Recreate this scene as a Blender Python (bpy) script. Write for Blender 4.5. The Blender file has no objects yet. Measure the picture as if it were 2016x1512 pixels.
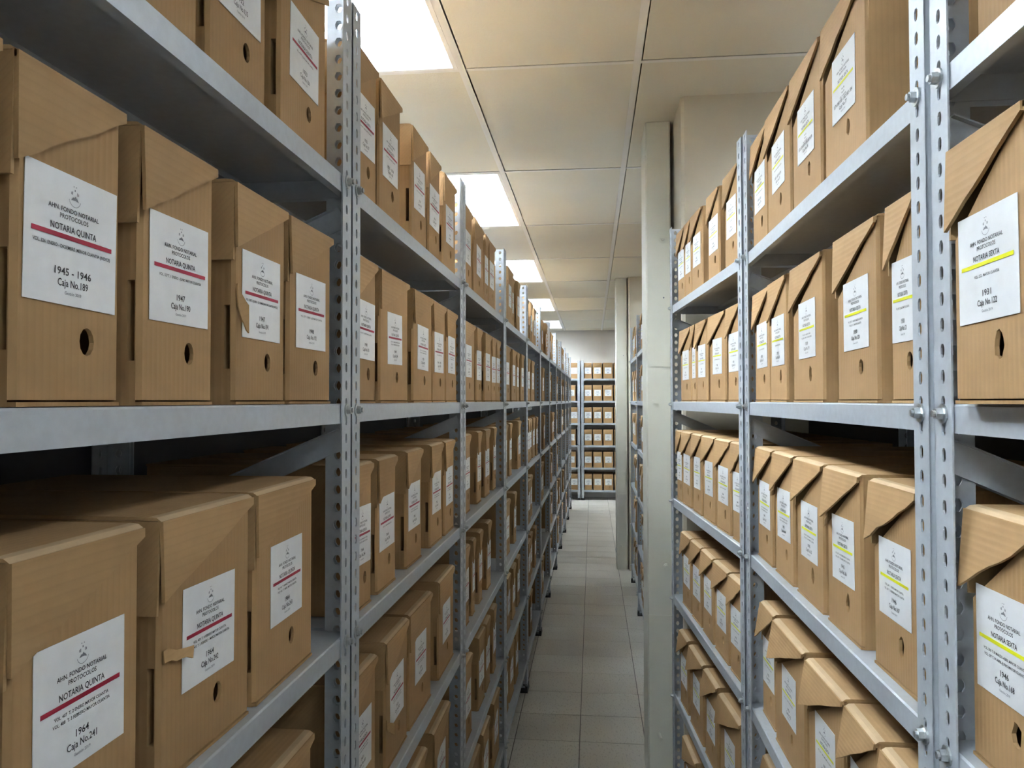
import bpy, math, random
from mathutils import Vector, Matrix
from mathutils.geometry import tessellate_polygon

# ------------------------------------------------------------------ camera, world, exposure
CAM_H = 1.5936
FOCAL_PX = 1520.16
YAW, PITCH, ROLL = 0.10355, 0.02162, -0.00167
scene = bpy.context.scene
COL = scene.collection

cam_data = bpy.data.cameras.new('camera')
cam_data.sensor_fit = 'HORIZONTAL'
cam_data.sensor_width = 36.0
cam_data.lens = FOCAL_PX / 2016.0 * 36.0
cam_data.clip_start = 0.02
cam = bpy.data.objects.new('camera', cam_data)
COL.objects.link(cam)
cy, sy, cp, sp = math.cos(YAW), math.sin(YAW), math.cos(PITCH), math.sin(PITCH)
fwd = Vector((-sy * cp, cy * cp, sp))
rgt = Vector((cy, sy, 0))
upv = rgt.cross(fwd)
cr, sr = math.cos(ROLL), math.sin(ROLL)
r2 = rgt * cr + upv * sr
u2 = -rgt * sr + upv * cr
m = Matrix((r2, u2, -fwd)).transposed().to_4x4()
m.translation = Vector((0, 0, CAM_H))
cam.matrix_world = m
scene.camera = cam

world = bpy.data.worlds.new('world')
scene.world = world
world.use_nodes = True
wbg = world.node_tree.nodes.get('Background')
if wbg is None:
    wbg = world.node_tree.nodes.new('ShaderNodeBackground')
wbg.inputs[0].default_value = (0.9, 0.95, 1.0, 1)
wbg.inputs[1].default_value = 0.05

vs = scene.view_settings
vs.view_transform = 'Standard'
vs.look = 'None'
vs.gamma = 1.0
vs.use_curve_mapping = False
vs.exposure = 1.98
scene.cycles.max_bounces = 6
scene.cycles.diffuse_bounces = 4
scene.cycles.glossy_bounces = 2
scene.cycles.adaptive_threshold = 0.2
LAMP = 28.0          # emission of the fluorescent tubes over the left racks
LAMP_FILL = 8.0      # dimmer tubes of the unseen row added to light the left fronts

CEIL = 2.760         # ceiling height
S = 0.3569           # shelf spacing
SHELF_Z = [1.946 - i * S for i in range(6)]      # shelf top, A (top) to F (bottom)
SHELF_WORD = ['top', 'second', 'third', 'fourth', 'fifth', 'bottom']
ORD = ['first', 'second', 'third', 'fourth', 'fifth', 'sixth', 'seventh', 'eighth', 'ninth', 'tenth', 'eleventh', 'twelfth']
PITCH_U = 1.028      # rack to rack
RACK_L = 1.020
RACK_D = 0.41


# ------------------------------------------------------------------ helpers
class MB:
    """collects vertices and faces for one mesh"""
    def __init__(self):
        self.v = []
        self.f = []
        self.worn = set()

    def add(self, verts, faces):
        o = len(self.v)
        self.v += [tuple(p) for p in verts]
        self.f += [tuple(i + o for i in q) for q in faces]
        return self

    def box(self, x0, x1, y0, y1, z0, z1):
        return self.add([(x0, y0, z0), (x1, y0, z0), (x1, y1, z0), (x0, y1, z0),
                         (x0, y0, z1), (x1, y0, z1), (x1, y1, z1), (x0, y1, z1)],
                        [(0, 3, 2, 1), (4, 5, 6, 7), (0, 1, 5, 4), (1, 2, 6, 5), (2, 3, 7, 6), (3, 0, 4, 7)])

    def slab(self, pts, off):
        """polygon pts extruded by the vector off"""
        n = len(pts)
        off = Vector(off)
        top = [Vector(p) for p in pts]
        bot = [p + off for p in top]
        fs = [tuple(range(n)), tuple(range(2 * n - 1, n - 1, -1))]
        for i in range(n):
            j = (i + 1) % n
            fs.append((j, i, n + i, n + j))
        return self.add(top + bot, fs)

    def cyl(self, c, axis, r, h, n=12, r2=None):
        c = Vector(c)
        a = Vector(axis).normalized()
        t = Vector((0, 0, 1)) if abs(a.z) < 0.9 else Vector((1, 0, 0))
        e1 = a.cross(t).normalized()
        e2 = a.cross(e1)
        r2 = r if r2 is None else r2
        vv = []
        for k, (rr, hh) in enumerate(((r, 0), (r2, h))):
            for i in range(n):
                an = 2 * math.pi * i / n
                vv.append(c + a * hh + e1 * rr * math.cos(an) + e2 * rr * math.sin(an))
        fs = [tuple(range(n - 1, -1, -1)), tuple(range(n, 2 * n))]
        for i in range(n):
            j = (i + 1) % n
            fs.append((i, j, n + j, n + i))
        return self.add(vv, fs)

    def mesh(self, name, mat=None):
        me = bpy.data.meshes.new(name)
        me.from_pydata(self.v, [], self.f)
        me.validate()
        import bmesh
        bm = bmesh.new()
        bm.from_mesh(me)
        bmesh.ops.recalc_face_normals(bm, faces=bm.faces)
        bm.to_mesh(me)
        bm.free()
        if mat:
            me.materials.append(mat)
        return me


def link(name, me, parent=None, loc=(0, 0, 0), rot=(0, 0, 0), kind=None):
    o = bpy.data.objects.new(name, me)
    COL.objects.link(o)
    o.location = loc
    o.rotation_euler = rot
    if parent:
        o.parent = parent
    if kind:
        o['kind'] = kind
    return o


def tag(o, label, cat, group=None):
    o['label'] = label
    o['category'] = cat
    if group:
        o['group'] = group
    return o


# ------------------------------------------------------------------ materials
def new_mat(name):
    mt = bpy.data.materials.new(name)
    mt.use_nodes = True
    nt = mt.node_tree
    b = nt.nodes.get('Principled BSDF')
    return mt, nt, b


def N(nt, t, **kw):
    n = nt.nodes.new(t)
    for k, v in kw.items():
        setattr(n, k, v)
    return n


def mix_col(nt, fac, a, b, blend='MIX'):
    n = nt.nodes.new('ShaderNodeMix')
    n.data_type = 'RGBA'
    n.blend_type = blend
    for i, val in ((0, fac), (6, a), (7, b)):
        if hasattr(val, 'links') or hasattr(val, 'is_output'):
            nt.links.new(val, n.inputs[i])
        else:
            n.inputs[i].default_value = val
    return n.outputs[2]


def math_n(nt, op, a, b=None, c=None):
    n = nt.nodes.new('ShaderNodeMath')
    n.operation = op
    for i, val in enumerate((a, b, c)):
        if val is None:
            continue
        if hasattr(val, 'is_output'):
            nt.links.new(val, n.inputs[i])
        else:
            n.inputs[i].default_value = val
    return n.outputs[0]


def ramp(nt, fac, stops):
    n = nt.nodes.new('ShaderNodeValToRGB')
    el = n.color_ramp.elements
    while len(el) < len(stops):
        el.new(0.5)
    for e, (p, c) in zip(el, stops):
        e.position = p
        e.color = c
    nt.links.new(fac, n.inputs[0])
    return n.outputs[0]


def noise(nt, vec, scale, detail=3, rough=0.55):
    n = nt.nodes.new('ShaderNodeTexNoise')
    n.inputs['Scale'].default_value = scale
    n.inputs['Detail'].default_value = detail
    n.inputs['Roughness'].default_value = rough
    nt.links.new(vec, n.inputs['Vector'])
    return n.outputs[0]


def plain(name, col, rough=0.5, metal=0.0, nscale=0, namt=0.0, bump=0.0):
    mt, nt, b = new_mat(name)
    b.inputs['Base Color'].default_value = (*col, 1)
    b.inputs['Roughness'].default_value = rough
    b.inputs['Metallic'].default_value = metal
    if nscale:
        tc = N(nt, 'ShaderNodeTexCoord')
        f = noise(nt, tc.outputs['Object'], nscale)
        lo = tuple(c * (1 - namt) for c in col) + (1,)
        hi = tuple(min(1, c * (1 + namt)) for c in col) + (1,)
        nt.links.new(ramp(nt, f, [(0.3, lo), (0.7, hi)]), b.inputs['Base Color'])
        if bump:
            bp = N(nt, 'ShaderNodeBump')
            bp.inputs['Strength'].default_value = bump
            bp.inputs['Distance'].default_value = 0.002
            nt.links.new(f, bp.inputs['Height'])
            nt.links.new(bp.outputs[0], b.inputs['Normal'])
    return mt


def cardboard(name, along, base, flute=0.14):
    """corrugated cardboard: fine flute lines, fibre mottling, a tint of its own per box"""
    mt, nt, b = new_mat(name)
    tc = N(nt, 'ShaderNodeTexCoord')
    sx = N(nt, 'ShaderNodeSeparateXYZ')
    nt.links.new(tc.outputs['Object'], sx.inputs[0])
    if along == 'body':
        coord = math_n(nt, 'ADD', sx.outputs[0], sx.outputs[1])
    else:
        coord = math_n(nt, 'ADD', sx.outputs[1], sx.outputs[2])
    wob = noise(nt, tc.outputs['Object'], 6, 2)
    coord = math_n(nt, 'ADD', coord, math_n(nt, 'MULTIPLY', wob, 0.004))
    ph = math_n(nt, 'MULTIPLY', coord, 2 * math.pi / 0.0078)
    sn = math_n(nt, 'SINE', ph)
    line = math_n(nt, 'POWER', math_n(nt, 'MULTIPLY_ADD', sn, 0.5, 0.5), 6.0)   # thin dark lines
    mo = noise(nt, tc.outputs['Object'], 14, 4, 0.6)
    fi = noise(nt, tc.outputs['Object'], 420, 2, 0.6)
    oi = N(nt, 'ShaderNodeObjectInfo')
    c0 = tuple(c * 0.86 for c in base) + (1,)
    c1 = tuple(min(1, c * 1.10) for c in base) + (1,)
    col = ramp(nt, mo, [(0.25, c0), (0.75, c1)])
    col = mix_col(nt, math_n(nt, 'MULTIPLY', line, flute), col, tuple(c * 0.55 for c in base) + (1,))
    col = mix_col(nt, math_n(nt, 'MULTIPLY', fi, 0.22), col, tuple(c * 0.72 for c in base) + (1,))
    vary = ramp(nt, oi.outputs['Random'], [(0.0, (0.88, 0.86, 0.84, 1)), (1.0, (1.06, 1.05, 1.04, 1))])
    col = mix_col(nt, 1.0, col, vary, 'MULTIPLY')
    nt.links.new(col, b.inputs['Base Color'])
    b.inputs['Roughness'].default_value = 0.72
    b.inputs['Specular IOR Level'].default_value = 0.3
    bp = N(nt, 'ShaderNodeBump')
    bp.inputs['Strength'].default_value = 0.25
    bp.inputs['Distance'].default_value = 0.001
    hsum = math_n(nt, 'ADD', math_n(nt, 'MULTIPLY', sn, 0.35), mo)
    nt.links.new(hsum, bp.inputs['Height'])
    nt.links.new(bp.outputs[0], b.inputs['Normal'])
    return mt


M = {}
M['body'] = cardboard('cardboard_body', 'body', (0.440, 0.274, 0.128))
M['lid'] = cardboard('cardboard_lid', 'lid', (0.470, 0.298, 0.142), 0.12)
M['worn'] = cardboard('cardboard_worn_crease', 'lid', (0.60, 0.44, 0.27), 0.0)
M['paper'] = plain('label_paper', (0.84, 0.855, 0.87), 0.30, 0, 60, 0.025)
M['ink'] = plain('ink', (0.03, 0.03, 0.035), 0.5)
M['ink_grey'] = plain('ink_grey', (0.22, 0.23, 0.26), 0.5)
M['red'] = plain('stripe_red', (0.42, 0.016, 0.055), 0.4)
M['yellow'] = plain('stripe_yellow', (0.78, 0.78, 0.02), 0.4)
M['blue'] = plain('stripe_blue', (0.50, 0.56, 0.68), 0.4)
M['steel'] = plain('grey_painted_steel', (0.47, 0.51, 0.555), 0.38, 0.15, 90, 0.05)
M['zinc'] = plain('zinc_bolt', (0.52, 0.55, 0.56), 0.30, 0.8, 200, 0.15)
M['panel'] = plain('shade_sheet', (0.035, 0.035, 0.04), 0.6)  # near-black that paints the deep shade behind the racks
M['black'] = plain('black_plastic', (0.012, 0.012, 0.013), 0.45)
M['wall'] = plain('painted_wall', (0.72, 0.70, 0.66), 0.75, 0, 3.0, 0.04, 0.1)
M['pier'] = plain('cream_pier_paint', (0.56, 0.515, 0.41), 0.55, 0, 4.0, 0.05, 0.25)
M['casing'] = plain('cream_casing_paint', (0.72, 0.72, 0.64), 0.35, 0, 5.0, 0.04, 0.15)
M['tbar'] = plain('ceiling_grid_paint', (0.76, 0.75, 0.72), 0.5)
M['fixture'] = plain('fixture_enamel', (0.80, 0.80, 0.78), 0.35)
M['chrome'] = plain('louver_aluminium', (0.82, 0.85, 0.88), 0.16, 0.9)


def ceiling_mat():
    mt, nt, b = new_mat('ceiling_panel_beige')
    tc = N(nt, 'ShaderNodeTexCoord')
    oi = N(nt, 'ShaderNodeObjectInfo')
    f = noise(nt, tc.outputs['Object'], 2.2, 2)
    g = noise(nt, tc.outputs['Object'], 130, 3, 0.7)
    col = ramp(nt, f, [(0.25, (0.70, 0.675, 0.585, 1)), (0.75, (0.74, 0.72, 0.635, 1))])
    vary = ramp(nt, oi.outputs['Random'], [(0, (0.95, 0.93, 0.88, 1)), (1, (1.0, 1.0, 1.0, 1))])
    nt.links.new(mix_col(nt, 1.0, col, vary, 'MULTIPLY'), b.inputs['Base Color'])
    b.inputs['Roughness'].default_value = 0.8
    bp = N(nt, 'ShaderNodeBump')
    bp.inputs['Strength'].default_value = 0.3
    bp.inputs['Distance'].default_value = 0.002
    nt.links.new(g, bp.inputs['Height'])
    nt.links.new(bp.outputs[0], b.inputs['Normal'])
    return mt


def floor_mat(name, per_tile):
    mt, nt, b = new_mat(name)
    tc = N(nt, 'ShaderNodeTexCoord')
    geo = N(nt, 'ShaderNodeNewGeometry')
    pos = geo.outputs['Position']
    big = noise(nt, pos, 1.7, 2, 0.45)
    fle = noise(nt, pos, 85, 3, 0.75)
    st = N(nt, 'ShaderNodeMapping')
    st.inputs['Scale'].default_value = (60, 22, 1)
    st.inputs['Rotation'].default_value = (0, 0, 0.6)
    nt.links.new(pos, st.inputs[0])
    chip = noise(nt, st.outputs[0], 2.2, 2, 0.5)
    col = ramp(nt, big, [(0.30, (0.74, 0.715, 0.66, 1)), (0.70, (0.88, 0.86, 0.80, 1))])
    dark = ramp(nt, chip, [(0.57, (0, 0, 0, 1)), (0.66, (1, 1, 1, 1))])
    col = mix_col(nt, math_n(nt, 'MULTIPLY', dark, 0.45), col, (0.34, 0.31, 0.26, 1))
    col = mix_col(nt, math_n(nt, 'MULTIPLY', fle, 0.30), col, (0.50, 0.46, 0.39, 1))
    sm = N(nt, 'ShaderNodeMapping')
    sm.inputs['Scale'].default_value = (1.0, 1.9, 1)
    nt.links.new(pos, sm.inputs[0])
    stain = ramp(nt, noise(nt, sm.outputs[0], 1.3, 2, 0.45), [(0.30, (0, 0, 0, 1)), (0.75, (1, 1, 1, 1))])
    col = mix_col(nt, math_n(nt, 'MULTIPLY', stain, 0.38), col, (0.46, 0.42, 0.34, 1))
    if per_tile:
        oi = N(nt, 'ShaderNodeObjectInfo')
        vary = ramp(nt, oi.outputs['Random'], [(0, (0.90, 0.89, 0.87, 1)), (1, (1.03, 1.03, 1.03, 1))])
        col = mix_col(nt, 1.0, col, vary, 'MULTIPLY')
    else:
        col = mix_col(nt, 1.0, col, (0.16, 0.15, 0.13, 1), 'MULTIPLY') if name.endswith('joint') else col
    nt.links.new(col, b.inputs['Base Color'])
    nt.links.new(ramp(nt, big, [(0.3, (0.42,) * 3 + (1,)), (0.7, (0.30,) * 3 + (1,))]), b.inputs['Roughness'])
    return mt


M['ceiling'] = ceiling_mat()
M['tile'] = floor_mat('vinyl_tile', True)
M['floor'] = floor_mat('vinyl_floor_joint', False)


def emit_mat(name, col, strength):
    mt, nt, b = new_mat(name)
    b.inputs['Base Color'].default_value = (0.9, 0.9, 0.9, 1)
    b.inputs['Emission Color'].default_value = (*col, 1)
    b.inputs['Emission Strength'].default_value = strength
    return mt


M['tube'] = emit_mat('fluorescent_tube', (0.87, 0.97, 1.06), LAMP)
M['tube_fill'] = emit_mat('fluorescent_tube_fill', (0.90, 0.97, 1.03), LAMP_FILL)  # dimmer emission for the added row out of view

# ------------------------------------------------------------------ letters (one flat mesh per character, made while the scene is still empty)
GLYPH = {}


def make_glyphs(chars):
    cu = bpy.data.curves.new('lettering', 'FONT')
    cu.resolution_u = 2
    cu.offset = 0.012
    ob = bpy.data.objects.new('lettering', cu)
    COL.objects.link(ob)

    def conv(t):
        cu.body = t
        bpy.context.view_layer.update()
        me = bpy.data.meshes.new_from_object(ob)
        v = [(p.co.x, p.co.y) for p in me.vertices]
        f = [tuple(q.vertices) for q in me.polygons]
        bpy.data.meshes.remove(me)
        return v, f
    wid = lambda v: max(p[0] for p in v) - min(p[0] for p in v)
    base = wid(conv('||')[0])
    for ch in chars:
        v, f = conv(ch) if ch != ' ' else ([], [])
        GLYPH[ch] = (v, f, wid(conv('|' + ch + '|')[0]) - base)
    bpy.data.objects.remove(ob)
    bpy.data.curves.remove(cu)


make_glyphs(" ABCDEFGHIJKLMNOPQRSTUVWXYZ0123456789.-/()Cajaoestiónu")

# ------------------------------------------------------------------ the room
X_LEFT, X_RIGHT, Y_BACK, Y_NEAR = -2.89, 2.60, 12.86, -3.5

floor = link('floor', MB().box(X_LEFT, X_RIGHT, Y_NEAR, Y_BACK, -0.12, -0.0012).mesh('floor', M['floor']), kind='structure')
TILE = 0.305
tile_me = MB()
g = 0.0011
c = 0.0012
a0, a1 = g, TILE - g
tile_me.add([(a0, a0, -0.004), (a1, a0, -0.004), (a1, a1, -0.004), (a0, a1, -0.004),
             (a0 + c, a0 + c, 0), (a1 - c, a0 + c, 0), (a1 - c, a1 - c, 0), (a0 + c, a1 - c, 0)],
            [(4, 5, 6, 7), (0, 1, 5, 4), (1, 2, 6, 5), (2, 3, 7, 6), (3, 0, 4, 7)])
tile_me = tile_me.mesh('floor_tile', M['tile'])
TX0, TY0 = -0.0647, 3.657 - 12 * TILE
for i in range(-2, 3):
    for j in range(9, 43):
        y = TY0 + j * TILE
        if y + TILE < Y_BACK:
            link('floor_tile', tile_me, floor, (TX0 + i * TILE, y, 0))

wall_back = link('wall_back', MB().box(X_LEFT, X_RIGHT, Y_BACK, Y_BACK + 0.15, 0, CEIL + 0.2).mesh('wall_back', M['wall']), kind='structure')
wall_left = link('wall_left', MB().box(X_LEFT - 0.15, X_LEFT, Y_NEAR, Y_BACK, 0, CEIL + 0.2).mesh('wall_left', M['wall']), kind='structure')
wall_near = link('wall_near', MB().box(X_LEFT, X_RIGHT, Y_NEAR - 0.15, Y_NEAR, 0, CEIL + 0.2).mesh('wall_near', M['wall']), kind='structure')
wall_right = link('wall_right', MB().box(X_RIGHT, X_RIGHT + 0.15, Y_NEAR, Y_BACK, 0, CEIL + 0.2).mesh('wall_right', M['wall']), kind='structure')


def pier_mesh(y0, y1, x1):
    mb = MB()
    x0, ch = 0.342, 0.012
    mb.slab([(x0 + ch, y0, 0), (x1, y0, 0), (x1, y1, 0), (x0, y1, 0), (x0, y0 + ch, 0)], (0, 0, CEIL + 0.02))
    return mb.mesh('pier', M['pier'])


link('trim_3', pier_mesh(2.985, 3.62, 1.05), kind='structure')['label'] = 'square cream concrete pier behind the third right rack'
link('trim_4', pier_mesh(7.33, 7.95, 0.765), kind='structure')['label'] = 'square cream concrete pier beside the farther casing'


def casing(name, y0, label):
    """narrow painted steel casing in front of a pier, with painted bolts and seams"""
    x0, x1, y1 = 0.224, 0.327, y0 + 0.26
    mb = MB()
    ch = 0.006
    mb.slab([(x0 + ch, y0, 0), (x1 - ch, y0, 0), (x1, y0 + ch, 0), (x1, y1, 0), (x0, y1, 0), (x0, y0 + ch, 0)], (0, 0, CEIL - 0.004))
    o = link(name, mb.mesh(name, M['casing']), kind='structure')
    for (x, z) in ((0.294, 2.266), (0.254, 1.588), (0.299, 0.914)):
        w = MB().cyl((x, y0 + 0.0005, z), (0, -1, 0), 0.019, 0.003, 20).mesh('washer', M['casing'])
        wo = link('washer', w, o)
        bmesh_ = MB().cyl((x, y0 - 0.002, z), (0, -1, 0), 0.0095, 0.010, 6)
        bmesh_.cyl((x, y0 - 0.011, z), (0, -1, 0), 0.0055, 0.012, 10)
        link('bolt', bmesh_.mesh('bolt', M['casing']), wo)
    for z in (0.707, 1.736):
        link('seam_bead', MB().box(x0 + 0.004, x1 - 0.002, y0 - 0.0022, y0 + 0.001, z - 0.003, z + 0.003).mesh('seam_bead', M['casing']), o)
    link('peg', MB().cyl((0.268, y0 + 0.001, 0.225), (0.15, -1, -0.25), 0.0065, 0.035, 10).mesh('peg', M['casing']), o)
    link('screw', MB().cyl((0.296, y0 + 0.0004, 2.02), (0, -1, 0), 0.0035, 0.0015, 8).mesh('screw', M['ink_grey']), o)
    o['label'] = label
    return o


casing('trim_1', 3.245, 'cream painted steel column casing standing just past the third right rack')
casing('trim_2', 7.385, 'cream painted steel column casing farther down the aisle, foot on the floor')

# ceiling: slab above, each lay-in panel and each grid bar a part
ceiling = link('ceiling', MB().box(X_LEFT - 0.15, X_RIGHT + 0.15, Y_NEAR - 0.15, Y_BACK + 0.15, CEIL + 0.20, CEIL + 0.30).mesh('ceiling', M['ceiling']), kind='structure')
GX0, GY0, GW, GL = -0.4512, 2.662, 0.61, 1.22
LIGHT_J = (-5, -3, -1, 1, 3, 5, 7)        # grid rows with a fixture (row j spans GY0+j*GL .. +GL)
LIGHT_I = (-1, 2)                     # grid columns with fixtures, the second an unseen row added as fill
ys = sorted({max(Y_NEAR, min(Y_BACK, GY0 + j * GL)) for j in range(-6, 10)})
xs = [max(X_LEFT, min(X_RIGHT, GX0 + i * GW)) for i in range(-6, 7)]
xs = sorted(set(xs))


def panel_mesh(w, l, seed):
    rr = random.Random(seed)
    t = [rr.uniform(-0.0015, 0.0015) for _ in range(4)]
    mb = MB()
    e = 0.0095
    z = CEIL - 0.001
    el, ef = 0.0172, 0.0142
    mb.add([(el, e, z + t[0]), (w - e, e, z + t[1]), (w - e, l - ef, z + t[2]), (el, l - ef, z + t[3]),
            (el, e, z + 0.016), (w - e, e, z + 0.016), (w - e, l - ef, z + 0.016), (el, l - ef, z + 0.016)],
           [(0, 3, 2, 1), (4, 5, 6, 7), (0, 1, 5, 4), (1, 2, 6, 5), (2, 3, 7, 6), (3, 0, 4, 7)])
    return mb.mesh('ceiling_panel', M['ceiling'])


panel_cache = {}
for i in range(len(xs) - 1):
    for j in range(len(ys) - 1):
        w, l = xs[i + 1] - xs[i], ys[j + 1] - ys[j]
        lit = any(abs(xs[i] - (GX0 + q * GW)) < 0.01 for q in LIGHT_I) and any(abs(ys[j] - (GY0 + k * GL)) < 0.3 and l > 1.0 for k in LIGHT_J)
        if lit or w < 0.05 or l < 0.05:
            continue
        key = (round(w, 3), round(l, 3), (i * 3 + j) % 5)
        if key not in panel_cache:
            panel_cache[key] = panel_mesh(w, l, key[2])
        link('ceiling_panel', panel_cache[key], ceiling, (xs[i], ys[j], 0))
TB = 0.0125
for i, x in enumerate(xs[1:-1]):
    link('grid_runner', MB().box(x - TB, x + TB, Y_NEAR, Y_BACK, CEIL - 0.004, CEIL - 0.0015).mesh('grid_runner', M['tbar']), ceiling)
cross = {}
for y in ys[1:-1]:
    for i in range(len(xs) - 1):
        w = xs[i + 1] - xs[i] - 2 * TB
        if w < 0.05:
            continue
        k = round(w, 3)
        if k not in cross:
            cross[k] = MB().box(0, w, -0.010, 0.010, CEIL - 0.0035, CEIL - 0.0015).mesh('grid_cross_bar', M['tbar'])
        link('grid_cross_bar', cross[k], ceiling, (xs[i] + TB, y, 0))


# ------------------------------------------------------------------ ceiling light fixtures
def fixture_parts(tube_mat):
    w, l, dz = GW - 2 * TB, GL - 0.02, 0.09
    P = []
    pan = MB()
    t = 0.002
    pan.box(0, w, 0, l, dz - t, dz)
    pan.box(0, t, 0, l, 0, dz - t)
    pan.box(w - t, w, 0, l, 0, dz - t)
    pan.box(t, w - t, 0, t, 0, dz - t)
    pan.box(t, w - t, l - t, l, 0, dz - t)
    P.append(('housing', pan.mesh('housing', M['fixture']), (0, 0, 0)))
    rim = MB()
    f = 0.016
    rim.box(0, f, 0, l, -0.005, -0.001).box(w - f, w, 0, l, -0.005, -0.001).box(f, w - f, 0, f, -0.005, -0.001).box(f, w - f, l - f, l, -0.005, -0.001)
    P.append(('rim', rim.mesh('rim', M['fixture']), (0, 0, 0)))
    tube = MB().cyl((0, 0.04, 0), (0, 1, 0), 0.014, l - 0.08, 8).mesh('tube', tube_mat)
    for k in range(3):
        P.append(('tube', tube, (w * (k + 0.5) / 3, 0, 0.058)))
    # long louver fins between the tubes and short cross blades, parabolic in section
    fin = MB().slab([(-0.0012, 0, 0.004), (0.0012, 0, 0.004), (0.007, 0, 0.038), (-0.007, 0, 0.038)], (0, l - 0.03, 0)).mesh('louver_fin', M['chrome'])
    for k in (1, 2):
        P.append(('louver_fin', fin, (w * k / 3, 0.015, 0)))
    blade = MB().slab([(0, -0.001, 0.006), (0, 0.001, 0.006), (0, 0.004, 0.034), (0, -0.004, 0.034)], (w - 0.036, 0, 0)).mesh('louver_blade', M['chrome'])
    for k in range(1, 12):
        P.append(('louver_blade', blade, (0.018, l * k / 12, 0)))
    return P


FX = fixture_parts(M['tube'])
FX_FILL = fixture_parts(M['tube_fill'])
light_words = {-5: 'behind the viewpoint, farthest back', -3: 'just behind the viewpoint', -1: 'nearest one at the top of the view',
               1: 'second one down the aisle, above the second left rack', 3: 'third one down the aisle', 5: 'fourth one down the aisle', 7: 'last and smallest one, close to the back wall'}
row_words = {2: 'added out of view over the right racks'}
num_words = {-5: 'first', -3: 'second', -1: 'third', 1: 'fourth', 3: 'fifth', 5: 'sixth', 7: 'seventh'}
for i in LIGHT_I:
    for j in LIGHT_J:
        root = link('ceiling_light', None, None, (GX0 + i * GW + TB, GY0 + j * GL + 0.01, CEIL))
        if i == -1:
            tag(root, 'recessed louvered ceiling light, ' + light_words[j], 'ceiling light', 'recessed ceiling lights over the left racks')
        else:
            tag(root, '%s recessed louvered ceiling light of the row %s' % (num_words[j], row_words[i]), 'ceiling light', 'recessed ceiling lights ' + row_words[i])
        for nm, me, loc in (FX if i == -1 else FX_FILL):
            link(nm, me, root, loc)

# ------------------------------------------------------------------ steel racks
HOLE_PITCH = S / 13.0
UP_H = 2.228


def flange(mb, n, horiz, thick, hw=0.0044, hh=0.0078, width=0.04):
    """a perforated strip: n cells along z; horiz / thick are unit axes (tuples), strip spans 0..width along horiz"""
    H_, T_ = Vector(horiz), Vector(thick)
    cx = width * 0.52
    r = hw
    ring = [(cx + hw, -(hh - r)), (cx + hw, hh - r), (cx + hw * 0.5, hh - 0.0006), (cx - hw * 0.5, hh - 0.0006),
            (cx - hw, hh - r), (cx - hw, -(hh - r)), (cx - hw * 0.5, -hh + 0.0006), (cx + hw * 0.5, -hh + 0.0006)]
    t = 0.002
    p2 = HOLE_PITCH / 2
    for k in range(n):
        z0 = k * HOLE_PITCH
        outer = [(width, z0 - p2), (width, z0 + p2), (0, z0 + p2), (0, z0 - p2)]
        inner = [(x, z0 + z) for x, z in ring]
        vv = []
        for off in (0, t):
            vv += [H_ * x + Vector((0, 0, z)) + T_ * off for x, z in outer + inner]
        def quadring(o):
            O = [o + i for i in range(4)]
            I = [o + 4 + i for i in range(8)]
            return [(O[0], O[1], I[1], I[0]), (O[1], I[2], I[1]), (O[1], O[2], I[3], I[2]), (O[2], I[4], I[3]),
                    (O[2], O[3], I[5], I[4]), (O[3], I[6], I[5]), (O[3], O[0], I[7], I[6]), (O[0], I[0], I[7])]
        fs = quadring(0) + [tuple(reversed(q)) for q in quadring(12)]
        for i in range(8):
            j = (i + 1) % 8
            fs.append((4 + i, 4 + j, 16 + j, 16 + i))
        fs.append((0, 1, 13, 12))
        fs.append((2, 3, 15, 14))
        mb.add(vv, fs)


def upright_mesh(sx, sy_):
    """slotted angle post, corner at the origin; front flange runs along local x (sx), side flange along local y (sy_)"""
    mb = MB()
    n = int(UP_H / HOLE_PITCH)
    flange(mb, n, (sx, 0, 0), (0, sy_, 0))
    flange(mb, n, (0, sy_, 0), (sx, 0, 0), 0.0056, 0.0076)
    me = bpy.data.meshes.new('upright')
    me.from_pydata(mb.v, [], mb.f)
    me.materials.append(M['steel'])
    return me


UPR = {(sx, s2): upright_mesh(sx, s2) for sx in (1, -1) for s2 in (1, -1)}


def shelf_mesh():
    w, d, h, t = RACK_L - 0.008, RACK_D - 0.006, 0.030, 0.0016
    mb = MB()
    x0, x1, y0, y1 = -w / 2, w / 2, 0.003, 0.003 + d
    mb.slab([(x0, y0 + 0.002, 0), (x0, y1, 0), (x1, y1, 0), (x1, y0 + 0.002, 0)], (0, 0, -t))
    # front and rear lips with a small rolled edge and return flange
    for ya, s in ((y0, 1), (y1, -1)):
        mb.slab([(x0, ya + s * 0.002, 0), (x0, ya, -0.002), (x0, ya, -h), (x0, ya + s * 0.013, -h), (x0, ya + s * 0.013, -h + t), (x0, ya + s * t, -h + t), (x0, ya + s * t, -t)], (w, 0, 0))
    for xa, s in ((x0, 1), (x1, -1)):
        mb.slab([(xa, y0 + 0.002, -t), (xa, y1 - 0.002, -t), (xa, y1 - 0.002, -h), (xa, y0 + 0.002, -h)], (s * t, 0, 0))
    # stiffening channel under the middle
    mb.box(x0 + 0.01, x1 - 0.01, (y0 + y1) / 2 - 0.03, (y0 + y1) / 2 + 0.03, -0.012, -t)
    return mb.mesh('shelf', M['steel'])


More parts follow.
